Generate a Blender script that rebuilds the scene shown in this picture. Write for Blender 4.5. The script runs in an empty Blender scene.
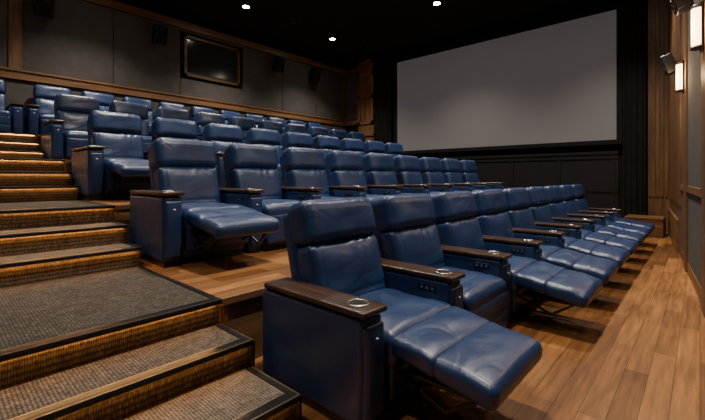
import bpy, math, random
from mathutils import Vector, Matrix, noise
random.seed(4)
R=math.radians
COL=bpy.context.scene.collection

# ------------------------------------------------------------ materials
def newmat(name):
    m=bpy.data.materials.new(name); m.use_nodes=True
    nt=m.node_tree; b=nt.nodes['Principled BSDF']
    return m,nt,b
def N(nt,t,**k):
    n=nt.nodes.new(t)
    for a,v in k.items(): setattr(n,a,v)
    return n
def coords(nt,scale=(1,1,1),rot=(0,0,0)):
    tc=N(nt,'ShaderNodeTexCoord'); mp=N(nt,'ShaderNodeMapping')
    mp.inputs['Scale'].default_value=scale; mp.inputs['Rotation'].default_value=rot
    nt.links.new(tc.outputs['Object'],mp.inputs['Vector']); return mp.outputs['Vector']
def ramp(nt,fac,cols):
    r=N(nt,'ShaderNodeValToRGB'); e=r.color_ramp.elements
    e[0].position=cols[0][0]; e[0].color=(*cols[0][1],1)
    e[1].position=cols[-1][0]; e[1].color=(*cols[-1][1],1)
    for p,c in cols[1:-1]:
        x=e.new(p); x.color=(*c,1)
    nt.links.new(fac,r.inputs['Fac']); return r.outputs['Color']
def noise_n(nt,vec,scale,detail=4,rough=.5,dist=0):
    n=N(nt,'ShaderNodeTexNoise'); n.inputs['Scale'].default_value=scale
    n.inputs['Detail'].default_value=detail; n.inputs['Roughness'].default_value=rough
    n.inputs['Distortion'].default_value=dist
    nt.links.new(vec,n.inputs['Vector']); return n.outputs['Fac']
def bump(nt,b,h,strength=.3,dist=.01,prev=None):
    n=N(nt,'ShaderNodeBump'); n.inputs['Strength'].default_value=strength; n.inputs['Distance'].default_value=dist
    nt.links.new(h,n.inputs['Height'])
    if prev: nt.links.new(prev,n.inputs['Normal'])
    nt.links.new(n.outputs['Normal'],b.inputs['Normal']); return n.outputs['Normal']

def simple(name,col,rough=.5,metal=0,spec=.5):
    m,nt,b=newmat(name); b.inputs['Base Color'].default_value=(*col,1)
    b.inputs['Roughness'].default_value=rough; b.inputs['Metallic'].default_value=metal
    b.inputs['Specular IOR Level'].default_value=spec
    v=coords(nt); f=noise_n(nt,v,60); bump(nt,b,f,.08,.002); return m
def emis(name,col,s):
    m,nt,b=newmat(name); b.inputs['Base Color'].default_value=(*col,1)
    b.inputs['Emission Color'].default_value=(*col,1); b.inputs['Emission Strength'].default_value=s; return m
def leather():
    m,nt,b=newmat('navy_leather')
    v=coords(nt)
    f=noise_n(nt,v,2.0,2)
    c=ramp(nt,f,[(.3,(.0075,.024,.084)),(.7,(.0100,.032,.106))]); nt.links.new(c,b.inputs['Base Color'])
    g0=noise_n(nt,v,9,4,.6)
    rr=N(nt,'ShaderNodeMapRange'); rr.inputs['From Min'].default_value=.3; rr.inputs['From Max'].default_value=.7
    rr.inputs['To Min'].default_value=.32; rr.inputs['To Max'].default_value=.43
    nt.links.new(g0,rr.inputs['Value']); nt.links.new(rr.outputs['Result'],b.inputs['Roughness'])
    b.inputs['Specular IOR Level'].default_value=.6
    vo=N(nt,'ShaderNodeTexVoronoi'); vo.inputs['Scale'].default_value=240; nt.links.new(v,vo.inputs['Vector'])
    p=bump(nt,b,vo.outputs['Distance'],.12,.002)
    v2=coords(nt,(1.0,2.6,2.2),(.2,.3,.5))
    g=noise_n(nt,v2,5.0,4,.5,.8)
    bump(nt,b,g,.22,.012,p)
    return m
def wood(name,c1,c2,c3,scale=(1,1,1),rough=.45,bs=.15):
    m,nt,b=newmat(name); v=coords(nt,scale)
    f=noise_n(nt,v,1.0,8,.62)
    c=ramp(nt,f,[(.3,c1),(.5,c2),(.72,c3)]); nt.links.new(c,b.inputs['Base Color'])
    b.inputs['Roughness'].default_value=rough; bump(nt,b,f,bs,.004); return m
def planks():
    m,nt,b=newmat('oak_plank_floor')
    v=coords(nt)
    br=N(nt,'ShaderNodeTexBrick'); br.offset=.37; br.offset_frequency=2
    br.inputs['Scale'].default_value=1; br.inputs['Brick Width'].default_value=1.3; br.inputs['Row Height'].default_value=.135
    br.inputs['Mortar Size'].default_value=.0018; br.inputs['Mortar Smooth'].default_value=.1; br.inputs['Bias'].default_value=0
    br.inputs['Color1'].default_value=(.34,.166,.060,1); br.inputs['Color2'].default_value=(.130,.060,.022,1)
    br.inputs['Mortar'].default_value=(.04,.018,.008,1)
    nt.links.new(v,br.inputs['Vector'])
    v2=coords(nt,(1.3,16,16)); g=noise_n(nt,v2,1.6,8,.65)
    gr=ramp(nt,g,[(.25,(.46,.42,.38)),(.7,(1.25,1.18,1.1))])
    v3=coords(nt,(.8,5,5)); g3=noise_n(nt,v3,1.0,3,.5)
    g3c=ramp(nt,g3,[(.3,(.66,.63,.60)),(.7,(1.18,1.12,1.05))])
    mx=N(nt,'ShaderNodeMix',data_type='RGBA',blend_type='MULTIPLY'); mx.inputs['Factor'].default_value=1
    nt.links.new(br.outputs['Color'],mx.inputs['A']); nt.links.new(gr,mx.inputs['B'])
    mx2=N(nt,'ShaderNodeMix',data_type='RGBA',blend_type='MULTIPLY'); mx2.inputs['Factor'].default_value=1
    nt.links.new(mx.outputs['Result'],mx2.inputs['A']); nt.links.new(g3c,mx2.inputs['B'])
    nt.links.new(mx2.outputs['Result'],b.inputs['Base Color'])
    b.inputs['Specular IOR Level'].default_value=.36
    rr=N(nt,'ShaderNodeMapRange'); rr.inputs['To Min'].default_value=.30; rr.inputs['To Max'].default_value=.48
    nt.links.new(g,rr.inputs['Value']); nt.links.new(rr.outputs['Result'],b.inputs['Roughness'])
    bump(nt,b,g,.08,.003); return m
def carpet(name,ca,cb,sc=(1,1.35,1.0)):
    m,nt,b=newmat(name)
    v=coords(nt,sc)
    w1=N(nt,'ShaderNodeTexVoronoi',feature='F1'); w1.inputs['Scale'].default_value=58; w1.inputs['Randomness'].default_value=.22
    nt.links.new(v,w1.inputs['Vector'])
    g=noise_n(nt,v,14,4,.7)
    c1=ramp(nt,w1.outputs['Distance'],[(.15,ca),(.62,cb)])
    c2=ramp(nt,g,[(.35,(.62,.60,.58)),(.65,(1.15,1.1,1.05))])
    mx=N(nt,'ShaderNodeMix',data_type='RGBA',blend_type='MULTIPLY'); mx.inputs['Factor'].default_value=1
    nt.links.new(c1,mx.inputs['A']); nt.links.new(c2,mx.inputs['B']); nt.links.new(mx.outputs['Result'],b.inputs['Base Color'])
    b.inputs['Roughness'].default_value=.95; b.inputs['Specular IOR Level'].default_value=.15
    bump(nt,b,w1.outputs['Distance'],-.8,.007); return m
def fabric(name,c1,c2):
    m,nt,b=newmat(name); v=coords(nt)
    f=noise_n(nt,v,3,6,.7); c=ramp(nt,f,[(.3,c1),(.7,c2)]); nt.links.new(c,b.inputs['Base Color'])
    b.inputs['Roughness'].default_value=.92; b.inputs['Specular IOR Level'].default_value=.2
    g=noise_n(nt,v,160,2); bump(nt,b,g,.3,.003); return m

LEA=leather()
PLANK=planks()
CARPET=carpet('woven_stair_carpet',(.205,.178,.152),(.034,.030,.027))
CARPR=carpet('ribbed_riser_carpet',(.17,.130,.095),(.028,.021,.016),(1.6,1,.5))
WOODV=wood('walnut_vertical',(.062,.031,.013),(.13,.065,.027),(.21,.11,.048),(9,9,.9))
WOODH=wood('walnut_horizontal',(.080,.038,.015),(.155,.076,.030),(.235,.122,.050),(.9,.9,12))
WOODD=wood('dark_walnut_frame',(.045,.022,.010),(.09,.045,.019),(.14,.072,.031),(.9,.9,12))
CAPW=wood('dark_arm_wood',(.018,.010,.007),(.040,.022,.015),(.078,.043,.028),(14,1.4,6),.28)
FAB=fabric('charcoal_acoustic_fabric',(.064,.060,.057),(.092,.086,.081))
FABD=fabric('black_fabric',(.006,.006,.006),(.012,.012,.012))
BLACKP=simple('black_panel',(.010,.010,.011),.42)
CEIL=fabric('black_ceiling',(.007,.007,.007),(.012,.012,.012))
METB=simple('black_metal',(.032,.032,.033),.30,.7)
EDGEM=simple('nosing_edge_metal',(.24,.22,.20),.3,.9)
CHROME=simple('brushed_steel',(.62,.61,.60),.2,1)
DARKP=simple('dark_plastic',(.01,.01,.012),.35)
BRONZE=simple('dark_bronze',(.06,.045,.03),.35,.9)
GLASS=simple('dark_glass',(.022,.024,.027),.12)
LED=emis('warm_led',(1,.46,.13),44)
LAMP=emis('downlight_emitter',(1,.88,.70),110)
SCG=emis('frosted_sconce_glass',(1,.70,.38),8)
BTN=emis('soft_button_light',(.8,.85,1),.35)
SCR,nt,b=newmat('projection_screen_fabric')
b.inputs['Base Color'].default_value=(.145,.140,.142,1); b.inputs['Roughness'].default_value=.85
b.inputs['Emission Color'].default_value=(.97,.93,1,1); b.inputs['Emission Strength'].default_value=.04  # faint glow added to the fabric to lift its grey
v=coords(nt); bump(nt,b,noise_n(nt,v,300,2),.05,.001)

# ------------------------------------------------------------ mesh builder
class MB:
    def __init__(s): s.v=[];s.f=[];s.m=[];s.s=[];s.mats=[]
    def mi(s,mat):
        if mat not in s.mats: s.mats.append(mat)
        return s.mats.index(mat)
    def face(s,idx,mat,sm=False): s.f.append(idx); s.m.append(s.mi(mat)); s.s.append(sm)
    def box(s,x0,x1,y0,y1,z0,z1,mat,M=None):
        i=len(s.v)
        for x in (x0,x1):
            for y in (y0,y1):
                for z in (z0,z1):
                    p=Vector((x,y,z)); s.v.append(M@p if M else p)
        for q in ((0,1,3,2),(4,6,7,5),(0,4,5,1),(2,3,7,6),(0,2,6,4),(1,5,7,3)):
            s.face([i+a for a in q],mat)
    def rbox(s,c,size,r,mat,M=None,m=(4,4,4),k=3,deform=None):
        h=[a/2 for a in size]; cs=[]
        for a in range(3):
            L=h[a]-r; angs=[45-45*j/k for j in range(k)]
            lo=[-L-r*math.tan(R(t)) for t in angs]
            mid=[-L+2*L*j/m[a] for j in range(m[a]+1)]
            cs.append(lo+mid+[-x for x in reversed(lo)])
        n=[len(x) for x in cs]; key={}
        C=Vector(c)
        def vid(ix):
            if ix in key: return key[ix]
            p=Vector((cs[0][ix[0]],cs[1][ix[1]],cs[2][ix[2]]))
            q=Vector([max(-(h[a]-r),min(h[a]-r,p[a])) for a in range(3)])
            d=p-q
            if d.length>1e-9: d=d.normalized()*r
            p=q+d
            if deform: p=deform(p,h)
            p=p+C
            if M: p=M@p
            key[ix]=len(s.v); s.v.append(p); return key[ix]
        for a in range(3):
            b_,c_=(a+1)%3,(a+2)%3
            for side in (0,1):
                for i in range(n[b_]-1):
                    for j in range(n[c_]-1):
                        q=[]
                        for di,dj in ((0,0),(1,0),(1,1),(0,1)):
                            ix=[0,0,0]; ix[a]=(n[a]-1) if side else 0; ix[b_]=i+di; ix[c_]=j+dj
                            q.append(vid(tuple(ix)))
                        if not side: q.reverse()
                        s.face(q,mat,True)
    def cyl(s,c,r,h,mat,axis='Z',n=20,M=None,r2=None,caps=True):
        r2=r if r2 is None else r2; i=len(s.v); C=Vector(c)
        for lev,rr in ((-.5,r),(.5,r2)):
            for j in range(n):
                a=2*math.pi*j/n; p=Vector((rr*math.cos(a),rr*math.sin(a),lev*h))
                if axis=='X': p=Vector((p.z,p.x,p.y))
                if axis=='Y': p=Vector((p.y,p.z,p.x))
                p=p+C; s.v.append(M@p if M else p)
        for j in range(n): s.face([i+j,i+(j+1)%n,i+n+(j+1)%n,i+n+j],mat,True)
        if caps:
            s.face([i+j for j in reversed(range(n))],mat); s.face([i+n+j for j in range(n)],mat)
    def torus(s,c,R0,r0,mat,axis='Z',n=24,k=8,M=None):
        i=len(s.v); C=Vector(c)
        for j in range(n):
            a=2*math.pi*j/n
            for l in range(k):
                t=2*math.pi*l/k; rr=R0+r0*math.cos(t); p=Vector((rr*math.cos(a),rr*math.sin(a),r0*math.sin(t)))
                if axis=='X': p=Vector((p.z,p.x,p.y))
                if axis=='Y': p=Vector((p.y,p.z,p.x))
                p=p+C; s.v.append(M@p if M else p)
        for j in range(n):
            for l in range(k):
                s.face([i+j*k+l,i+((j+1)%n)*k+l,i+((j+1)%n)*k+(l+1)%k,i+j*k+(l+1)%k],mat,True)
    def bar(s,p,q,w,mat):
        p=Vector(p);q=Vector(q);d=q-p; L=d.length
        M=Matrix.Translation((p+q)/2)@d.to_track_quat('Z','Y').to_matrix().to_4x4()
        s.box(-w/2,w/2,-w/2,w/2,-L/2,L/2,mat,M)
    def mesh(s,name):
        me=bpy.data.meshes.new(name); me.from_pydata([tuple(v) for v in s.v],[],s.f)
        for m in s.mats: me.materials.append(m)
        me.polygons.foreach_set('material_index',s.m); me.polygons.foreach_set('use_smooth',s.s)
        me.update(); return me
    def obj(s,name,loc=(0,0,0),rz=0):
        o=bpy.data.objects.new(name,s.mesh(name)); o.location=loc; o.rotation_euler=(0,0,rz); COL.objects.link(o); return o

# ------------------------------------------------------------ room constants
XS=12.5; YB=11.76; XL=-1.3; CEILZ=6.4
WA=math.atan(.084); W0=Vector((0,-.52,0))   # angled right wall
def wl(x): return -.52+.084*x
ZT=[0,.53,1.08,1.66,2.22]
EDGE=[None,2.516,4.84,7.16,9.48]
STEPX=1.40; PX1=11.2

# floor
m=MB(); m.box(XL,XS,wl(XL)-.3,YB,-.1,0,PLANK); m.obj('floor')
m=MB(); m.box(XL-.1,XS+.1,-1.2,YB+.1,CEILZ,CEILZ+.1,CEIL); m.obj('ceiling')

# tiered platforms
for k in range(1,5):
    y0=EDGE[k]; y1=EDGE[k+1] if k<4 else YB-.035
    m=MB(); z=ZT[k]
    m.box(STEPX,PX1,y0,y1,z-.03,z,PLANK)
    m.box(STEPX,PX1,y0+.02,y1,0.002,z-.03,WOODH)
    m.box(STEPX,PX1,y0-.005,y0+.035,z-.045,z+.004,WOODH)
    x=STEPX+.02
    while x<PX1:
        m.box(x,x+.03,y0+.01,y0+.03,ZT[k-1]+.002,z-.045,WOODV); x+=1.2
    m.obj('seating_platform')

# staircase
m=MB(); XA=XL+.02
noses=[(1.665,.177),(2.128,.353),(2.516,.53)]
for k in range(1,4):
    z=ZT[k]; y=EDGE[k]+1.519; dz=(ZT[k+1]-z)/3
    noses+= [(y,z+dz),(y+.40,z+2*dz),(EDGE[k+1],z+3*dz)]
for i,(y,z) in enumerate(noses):
    last=i+1==len(noses)
    ye=YB-.072 if last else noses[i+1][0]
    m.box(XA,STEPX-.002,y+.035,ye+.035,.002,z-.012,CARPR)
    m.box(XA,STEPX-.002,y+.06,ye+.03,z-.012,z-.001,CARPET)
    m.rbox(((XA+STEPX)/2,y+.032,z-.006),(STEPX-XA-.004,.078,.022),.006,METB,m=(1,1,1),k=2)
    m.box(XA,STEPX-.002,y-.010,y-.004,z-.026,z-.004,METB)
    m.box(XA+.01,STEPX-.01,y-.006,y+.003,z+.003,z+.0065,EDGEM)
    m.box(XA+.01,STEPX-.05,y+.064,y+.072,z+.002,z+.006,EDGEM)
    m.box(STEPX-.045,STEPX-.004,y+.07,ye+.03,z-.010,z+.004,METB)
    m.box(STEPX-.010,STEPX-.003,y+.0,ye,z+.003,z+.007,EDGEM)
    if i<2: m.box(STEPX-.004,STEPX+.014,y,ye,.002,z-.004,METB)
    m.box(XA+.02,STEPX-.03,y+.018,y+.030,z-.025,z-.017,LED)
m.obj('staircase')

# back wall (behind last row), with fabric bays and trim
m=MB(); m.box(XL,XS,YB,YB+.1,0,CEILZ,FABD); m.obj('wall_back')
m=MB()
m.box(XL,XS,YB-.03,YB,2.23,3.66,FAB)
m.box(XL,XS,YB-.09,YB,3.66,3.86,WOODH)
m.box(XL,XS,YB-.12,YB,3.84,3.89,WOODH)
m.box(XL,XS,YB-.10,YB,5.93,6.10,WOODH)
m.box(XL,XS,YB-.13,YB,6.08,6.13,WOODH)
xs=[XL,1.35,3.35,5.15,7.3,9.0,10.75,XS]
for a,b_ in zip(xs[:-1],xs[1:]):
    if a==5.15:
        for z0,z1 in ((3.89,4.42),(5.85,5.93)): m.box(a+.006,b_-.006,YB-.04,YB,z0,z1,FAB)
        continue
    m.rbox(((a+b_)/2,YB-.02,4.91),(b_-a-.014,.05,2.02),.012,FAB,m=(1,1,1),k=2)
for x in (1.35,12.35):
    m.box(x-.12,x+.12,YB-.08,YB,3.89,5.93,WOODV)
m.obj('trim_1')
m=MB(); x0,x1,z0,z1=5.25,7.15,4.5,5.76
for a in ((x0,x1,z0,z0+.08),(x0,x1,z1-.08,z1),(x0,x0+.08,z0,z1),(x1-.08,x1,z0,z1)):
    m.box(a[0],a[1],YB-.10,YB-.002,a[2],a[3],WOODD)
m.box(x0+.08,x1-.08,YB-.03,YB-.01,z0+.08,z1-.08,GLASS)
m.box(x0+.08,x1-.08,YB-.05,YB-.03,z0+.08,z0+.14,BLACKP)
m.obj('window_1')

# screen wall
m=MB()
m.box(XS,XS+.1,wl(XS),YB,0,CEILZ,FABD)
m.box(XS-.10,XS,1.62,9.85,0,2.05,BLACKP)
m.box(XS-.16,XS,1.62,9.85,2.02,2.10,BLACKP)
y=1.7
while y<9.7:
    m.box(XS-.125,XS-.10,y,y+.06,.15,2.02,BLACKP); y+=1.33
for z in (.0,1.0,1.9): m.box(XS-.13,XS-.10,1.62,9.85,z,z+.1,BLACKP)
m.box(XS-.25,XS,9.9,10.75,2.0,CEILZ-.12,WOODV)
m.box(XS-.30,XS-.25,9.9,10.02,3.6,CEILZ-.12,WOODV); m.box(XS-.30,XS-.25,10.63,10.75,3.6,CEILZ-.12,WOODV)
for z in (3.6,4.7,5.6,6.15): m.box(XS-.30,XS-.25,9.9,10.75,z,z+.12,WOODH)
m.box(XS-.06,XS,10.8,YB-.12,3.9,5.95,FAB)
m.box(XS-.1,XS,10.75,YB,3.66,3.86,WOODH); m.box(XS-.1,XS,10.75,YB,5.95,6.1,WOODH)
m.box(XS-.30,XS,9.9,YB-.1,3.1,3.2,WOODH)
m.box(XS-.06,XS,wl(XS)+.01,1.0,.0,CEILZ,WOODV)
y=wl(XS)+.06
while y<.98: m.box(XS-.085,XS-.06,y,y+.055,.9,CEILZ,WOODV); y+=.085
m.obj('wall_screen')
m=MB(); y0,y1,z0,z1=1.65,8.80,2.40,5.88
m.box(XS-.16,XS-.13,y0,y1,z0,z1,SCR)
for a in ((y0-.13,y1+.13,z0-.12,z0),(y0-.13,y1+.13,z1,z1+.12),(y0-.13,y0,z0,z1),(y1,y1+.13,z0,z1)):
    m.box(XS-.19,XS-.11,a[0],a[1],a[2],a[3],FABD)
m.box(XS-.13,XS-.002,y0,y1,z0+.1,z0+.2,BLACKP); m.box(XS-.13,XS-.002,y0,y1,z1-.2,z1-.1,BLACKP)
m.obj('projection_screen')
def drape(ya,yb,x,z0,z1):
    m=MB(); n=int((yb-ya)/.012)
    for j in range(n+1):
        y=ya+(yb-ya)*j/n; dx=.035*math.sin(j*.62)+.012*math.sin(j*.23)
        m.v.append(Vector((x+dx,y,z0))); m.v.append(Vector((x+dx*.7,y,z1)))
    for j in range(n): m.face([2*j,2*j+1,2*j+3,2*j+2],FABD,True)
    m.obj('stage_curtain')
drape(1.02,1.50,XS-.27,.03,CEILZ-.05)
drape(9.0,9.85,XS-.27,2.25,CEILZ-.05)

# right wall (angled)
MW=Matrix.Translation(W0)@Matrix.Rotation(WA,4,'Z')
m=MB(); s0=-1.3; s1=XS/math.cos(WA)-.04
m.box(s0,s1,-.1,0,0,CEILZ,FABD,MW)
m.box(s0,s1,0,.03,0,.16,WOODH,MW)
m.box(s0,s1,0,.045,1.18,1.27,WOODH,MW)
m.box(s0,s1,0,.06,5.95,6.12,WOODH,MW)
cols=[(-.2,.15),(2.6,2.95),(5.05,5.5),(7.5,7.95)]
prev=s0
for a,b_ in cols+[(8.6,8.61)]:
    m.box(prev+.01,a-.01,0,.022,.16,1.18,FAB,MW); m.box(prev+.01,a-.01,0,.022,1.27,5.95,FAB,MW)
    if b_-a>.1: m.box(a,b_,0,.05,.0,CEILZ,WOODV,MW)
    prev=b_
m.box(8.6,s1,0,.03,.16,CEILZ,WOODV,MW)
x=8.65
while x<s1-.1: m.box(x,x+.07,.03,.05,.9,CEILZ,WOODV,MW); x+=.13
m.box(9.2,s1,.03,.07,.0,.62,WOODH,MW)
m.obj('wall_right')
m=MB(); m.box(XL-.1,XL,-1.2,YB+.1,0,CEILZ,FAB); m.obj('wall_left')
m=MB(); m.rbox((XS-.80,.98,.21),(.8,.72,.41),.012,WOODH,m=(1,1,1),k=2); m.box(XS-1.22,XS-.38,.62,1.36,.41,.44,WOODH); m.obj('stage_plinth')

def sconce(s,z):
    m=MB(); n=18
    m.rbox((0,.012,0),(.12,.022,.50),.008,BRONZE,m=(1,1,1),k=2)
    i=len(m.v)
    for zz in (-.19,.19):
        for j in range(n+1):
            a=math.pi*j/n; m.v.append(Vector((.056*math.cos(a),.022+.072*math.sin(a),zz)))
    for j in range(n): m.face([i+j,i+n+1+j,i+n+2+j,i+j+1],SCG,True)
    for zz in (-.205,.205):
        i=len(m.v)
        for d in (-.016,.016):
            for j in range(n+1):
                a=math.pi*j/n; m.v.append(Vector((.062*math.cos(a),.022+.080*math.sin(a),zz+d)))
        for j in range(n): m.face([i+j,i+j+1,i+n+2+j,i+n+1+j],BRONZE,True)
        m.face([i+j for j in reversed(range(n+1))],BRONZE); m.face([i+n+1+j for j in range(n+1)],BRONZE)
    p=MW@Vector((s,.052,z)); o=m.obj('wall_sconce',p,WA)
    L=bpy.data.lights.new('sconce_glow','POINT'); L.energy=26; L.color=(1,.62,.30); L.shadow_soft_size=.10
    lo=bpy.data.objects.new('glow',L); lo.location=(0,.20,0); lo.parent=o; COL.objects.link(lo)
for s in (5.28,7.72,2.78): sconce(s,2.92)

def speaker(loc,rz,tilt=15,sc=1,br=.30):
    m=MB(); M=Matrix.Rotation(R(tilt),4,'X')
    m.rbox((0,0,0),(.34*sc,.26*sc,.52*sc),.02,DARKP,M=M,m=(1,1,1),k=2)
    m.box(-.14*sc,.14*sc,-.137*sc,-.13*sc,-.23*sc,.23*sc,FABD,M)
    m.torus((0,-.14*sc,-.08*sc),.09*sc,.010,METB,'Y',M=M); m.cyl((0,-.14*sc,.15*sc),.035*sc,.01,METB,'Y',M=M)
    m.box(-.03,.03,.10*sc,br,-.03,.03,METB)
    m.obj('wall_speaker',loc,rz)
for x,z in ((1.84,5.4),(4.43,5.45),(8.6,5.5),(10.4,5.5)): speaker((x,YB-.36,z),0)
for s,z in ((8.45,3.30),(5.95,3.50),(3.4,3.5)):
    p=MW@Vector((s,.20,z)); speaker(p,WA+math.pi,18,.62,.15)

# ------------------------------------------------------------ recliners
def puff(axis,amt,seams=(),sgn=1,wr=.0,seed=0,pleat=0,cr=0):
    oth=[a for a in range(3) if a!=axis]
    def f(p,h):
        u=p[oth[0]]/h[oth[0]]; v=p[oth[1]]/h[oth[1]]
        side=p[axis]*sgn/h[axis]
        if side>0:
            o=amt*(1-u**4)*(1-v**4)
            for (ax,pos,d,w) in seams:
                o-=d*math.exp(-((p[ax]-pos)/w)**2)
            if wr: o+=wr*noise.noise(Vector((p.x*4+seed*3.7,p.y*8,p.z*6)))
            if pleat: o+=pleat*(abs(v)**3)*math.sin(p.x*38+seed*1.3+2.5*math.sin(p.x*11+seed))
            if cr:
                w=noise.noise(Vector((p.x*2.5+seed,p.y*3,p.z*3+9)))
                q=noise.noise(Vector((p.x*3.2+p.y*2+seed*5.1+w,p.y*7.5+p.z*6.5+w*1.5,seed*2.2)))
                mask=max(0,min(1,.5+1.6*noise.noise(Vector((p.x*3+seed*1.7,p.y*4+p.z*3,4.4)))))
                o-=cr*mask*max(0,1-abs(q)*6)**1.5
            p=p.copy(); p[axis]+=sgn*o*min(1,side*1.5)
        return p
    return f
AW=.19
def arm(m,xc,plate):
    m.rbox((xc,.475,.335),(AW,.91,.57),.03,LEA,m=(3,8,6),deform=None)
    m.box(xc-AW/2+.02,xc+AW/2-.02,.04,.90,.0,.06,DARKP)
    m.rbox((xc,.018,.33),(AW-.035,.05,.50),.02,LEA,m=(2,1,4),deform=puff(1,.01,sgn=-1))
    m.rbox((xc,.44,.642),(AW+.020,.90,.036),.013,CAPW,m=(2,8,1))
    m.cyl((xc,.125,.6615),.056,.003,DARKP,n=28); m.torus((xc,.125,.662),.060,.0072,CHROME,n=28)  # flat dark disc paints the shaded cup recess; no real hollow
    m.cyl((xc,.125,.6640),.036,.002,METB)
    m.torus((xc,-.010,.50),.020,.003,METB,'Y',n=16,k=6); m.cyl((xc,-.010,.50),.012,.006,BTN,'Y',n=12)
    if plate:
        m.rbox((xc-AW/2-.001,.20,.555),(.010,.15,.045),.004,DARKP,m=(1,1,1),k=2)
        for d in (-.045,0,.045): m.cyl((xc-AW/2-.007,.20+d,.555),.010,.004,CHROME,'X',n=12)
def chair_mesh(p,opened,first,right,seed):
    m=MB(); sw=p-AW-.012
    arm(m,-p/2,not first)
    if right: arm(m,p/2,True)
    m.rbox((0,.47,.18),(sw-.01,.82,.26),.02,LEA,m=(1,1,1),k=2)
    m.box(-sw/2+.03,sw/2-.03,.08,.85,0,.07,DARKP)
    m.rbox((0,.30,.390),(sw,.70,.20),.065,LEA,m=(44,48,3),deform=puff(2,.032,[(1,-.17,.006,.012)] if not opened else [],wr=.010,seed=seed,cr=.0035))
    if opened:
        m.rbox((0,.0,.25),(sw-.03,.05,.26),.02,LEA,m=(1,1,1),k=2)
        T=Matrix.Translation((0,-.02,.430))@Matrix.Rotation(R(9),4,'X')
        m.rbox((0,-.135,0),(sw-.02,.30,.115),.038,LEA,M=T,m=(44,20,2),deform=puff(2,.014,wr=.010,seed=seed+3,cr=.0035))
        T2=Matrix.Translation((0,-.275,.388))@Matrix.Rotation(R(9),4,'X')
        m.rbox((0,-.165,0),(sw-.03,.36,.12),.046,LEA,M=T2,m=(44,24,2),deform=puff(2,.020,wr=.010,seed=seed+7,cr=.003))
        m.box(-sw/2+.08,sw/2-.08,-.54,-.06,.275,.293,METB)
        for sx in (-sw/2+.09,sw/2-.09):
            m.bar((sx,.05,.14),(sx,-.30,.28),.018,METB); m.bar((sx,.0,.28),(sx,-.32,.16),.018,METB)
            m.bar((sx,-.32,.16),(sx,-.50,.28),.018,METB)
    else:
        m.rbox((0,-.005,.235),(sw-.02,.09,.33),.035,LEA,m=(14,2,14),deform=puff(1,.014,[(2,.0,.010,.012)],sgn=-1,wr=.006,seed=seed))
    B=Matrix.Translation((0,.60,.42))@Matrix.Rotation(R(-15),4,'X')
    m.rbox((0,.145,.34),(sw-.01,.13,.80),.045,LEA,M=B,m=(4,1,4))
    hw=sw/2
    m.rbox((0,.03,.21),(sw-.025,.20,.56),.055,LEA,M=B,m=(48,2,32),deform=puff(1,.036,[(2,-.10,.007,.013),(0,-hw*.80,.006,.009),(0,hw*.80,.006,.009)],sgn=-1,wr=.011,seed=seed+11,pleat=.005,cr=.003))
    m.rbox((0,.035,.635),(sw-.010,.255,.315),.070,LEA,M=B,m=(44,3,20),deform=puff(1,.022,[(2,.095,.005,.009)],sgn=-1,wr=.010,seed=seed+17,pleat=.004,cr=.0025))
    return m.mesh('recliner_mesh')
cache={}
def chair(p,opened,first,right,loc,seed=0,sz=1):
    key=(p,opened,first,right,seed)
    if key not in cache: cache[key]=chair_mesh(p,opened,first,right,seed)
    o=bpy.data.objects.new('recliner_chair',cache[key]); o.location=(loc[0],loc[1],loc[2]+.001); o.scale=(1,1,sz); COL.objects.link(o)
rows=[(2.115,.965,9,1.31,0,{0,2,3,4,5,6,7,8},1.035),
      (2.05,.93,9,3.75,ZT[1],{0,7,8},1.10),
      (2.00,.93,9,6.07,ZT[2],{0},1.12),
      (2.00,.93,10,8.39,ZT[3],set(),1.13),
      (2.00,.93,10,10.66,ZT[4],set(),1.12)]
for ri,(xs_,p,n,y,z,op,sz) in enumerate(rows):
    for i in range(n):
        chair(p,i in op,i==0,i==n-1,(xs_+p*i,y,z),seed=(i%3) if ri==0 else i%2,sz=sz)
chair(.93,False,True,True,(.80,10.66,ZT[4]),0,1.12)

# ------------------------------------------------------------ ceiling fixtures
for x in (-.86,2.7,6.24,9.8):
    for y in (1.4,5.6,9.85):
        m=MB(); m.torus((0,0,0),.11,.014,METB); m.cyl((0,0,-.004),.095,.010,LAMP)
        o=m.obj('ceiling_downlight',(x,y,CEILZ-.012))
        L=bpy.data.lights.new('downlight_beam','SPOT'); L.energy=480 if x<0 else 1120; L.color=(1,.89,.75); L.spot_size=R(112); L.spot_blend=.95; L.shadow_soft_size=.11
        lo=bpy.data.objects.new('beam',L); lo.location=(0,0,-.05); lo.parent=o; COL.objects.link(lo)
m=MB(); m.torus((0,0,0),.20,.02,METB)
for r in (.05,.10,.15): m.torus((0,0,0),r,.012,METB)
m.obj('ceiling_air_vent',(7.8,9.6,CEILZ-.025))

# ------------------------------------------------------------ world + camera
w=bpy.data.worlds.new('room_ambient'); bpy.context.scene.world=w; w.use_nodes=True
w.node_tree.nodes['Background'].inputs['Color'].default_value=(.8,.85,1,1)
w.node_tree.nodes['Background'].inputs['Strength'].default_value=.02
cam=bpy.data.cameras.new('camera'); co=bpy.data.objects.new('camera',cam); COL.objects.link(co)
cam.sensor_width=36; cam.lens=384/705*36; cam.shift_y=-33/705; cam.clip_start=.02
co.location=(0,0,1.4); co.rotation_euler=(R(90),0,R(42.14-90))
bpy.context.scene.camera=co
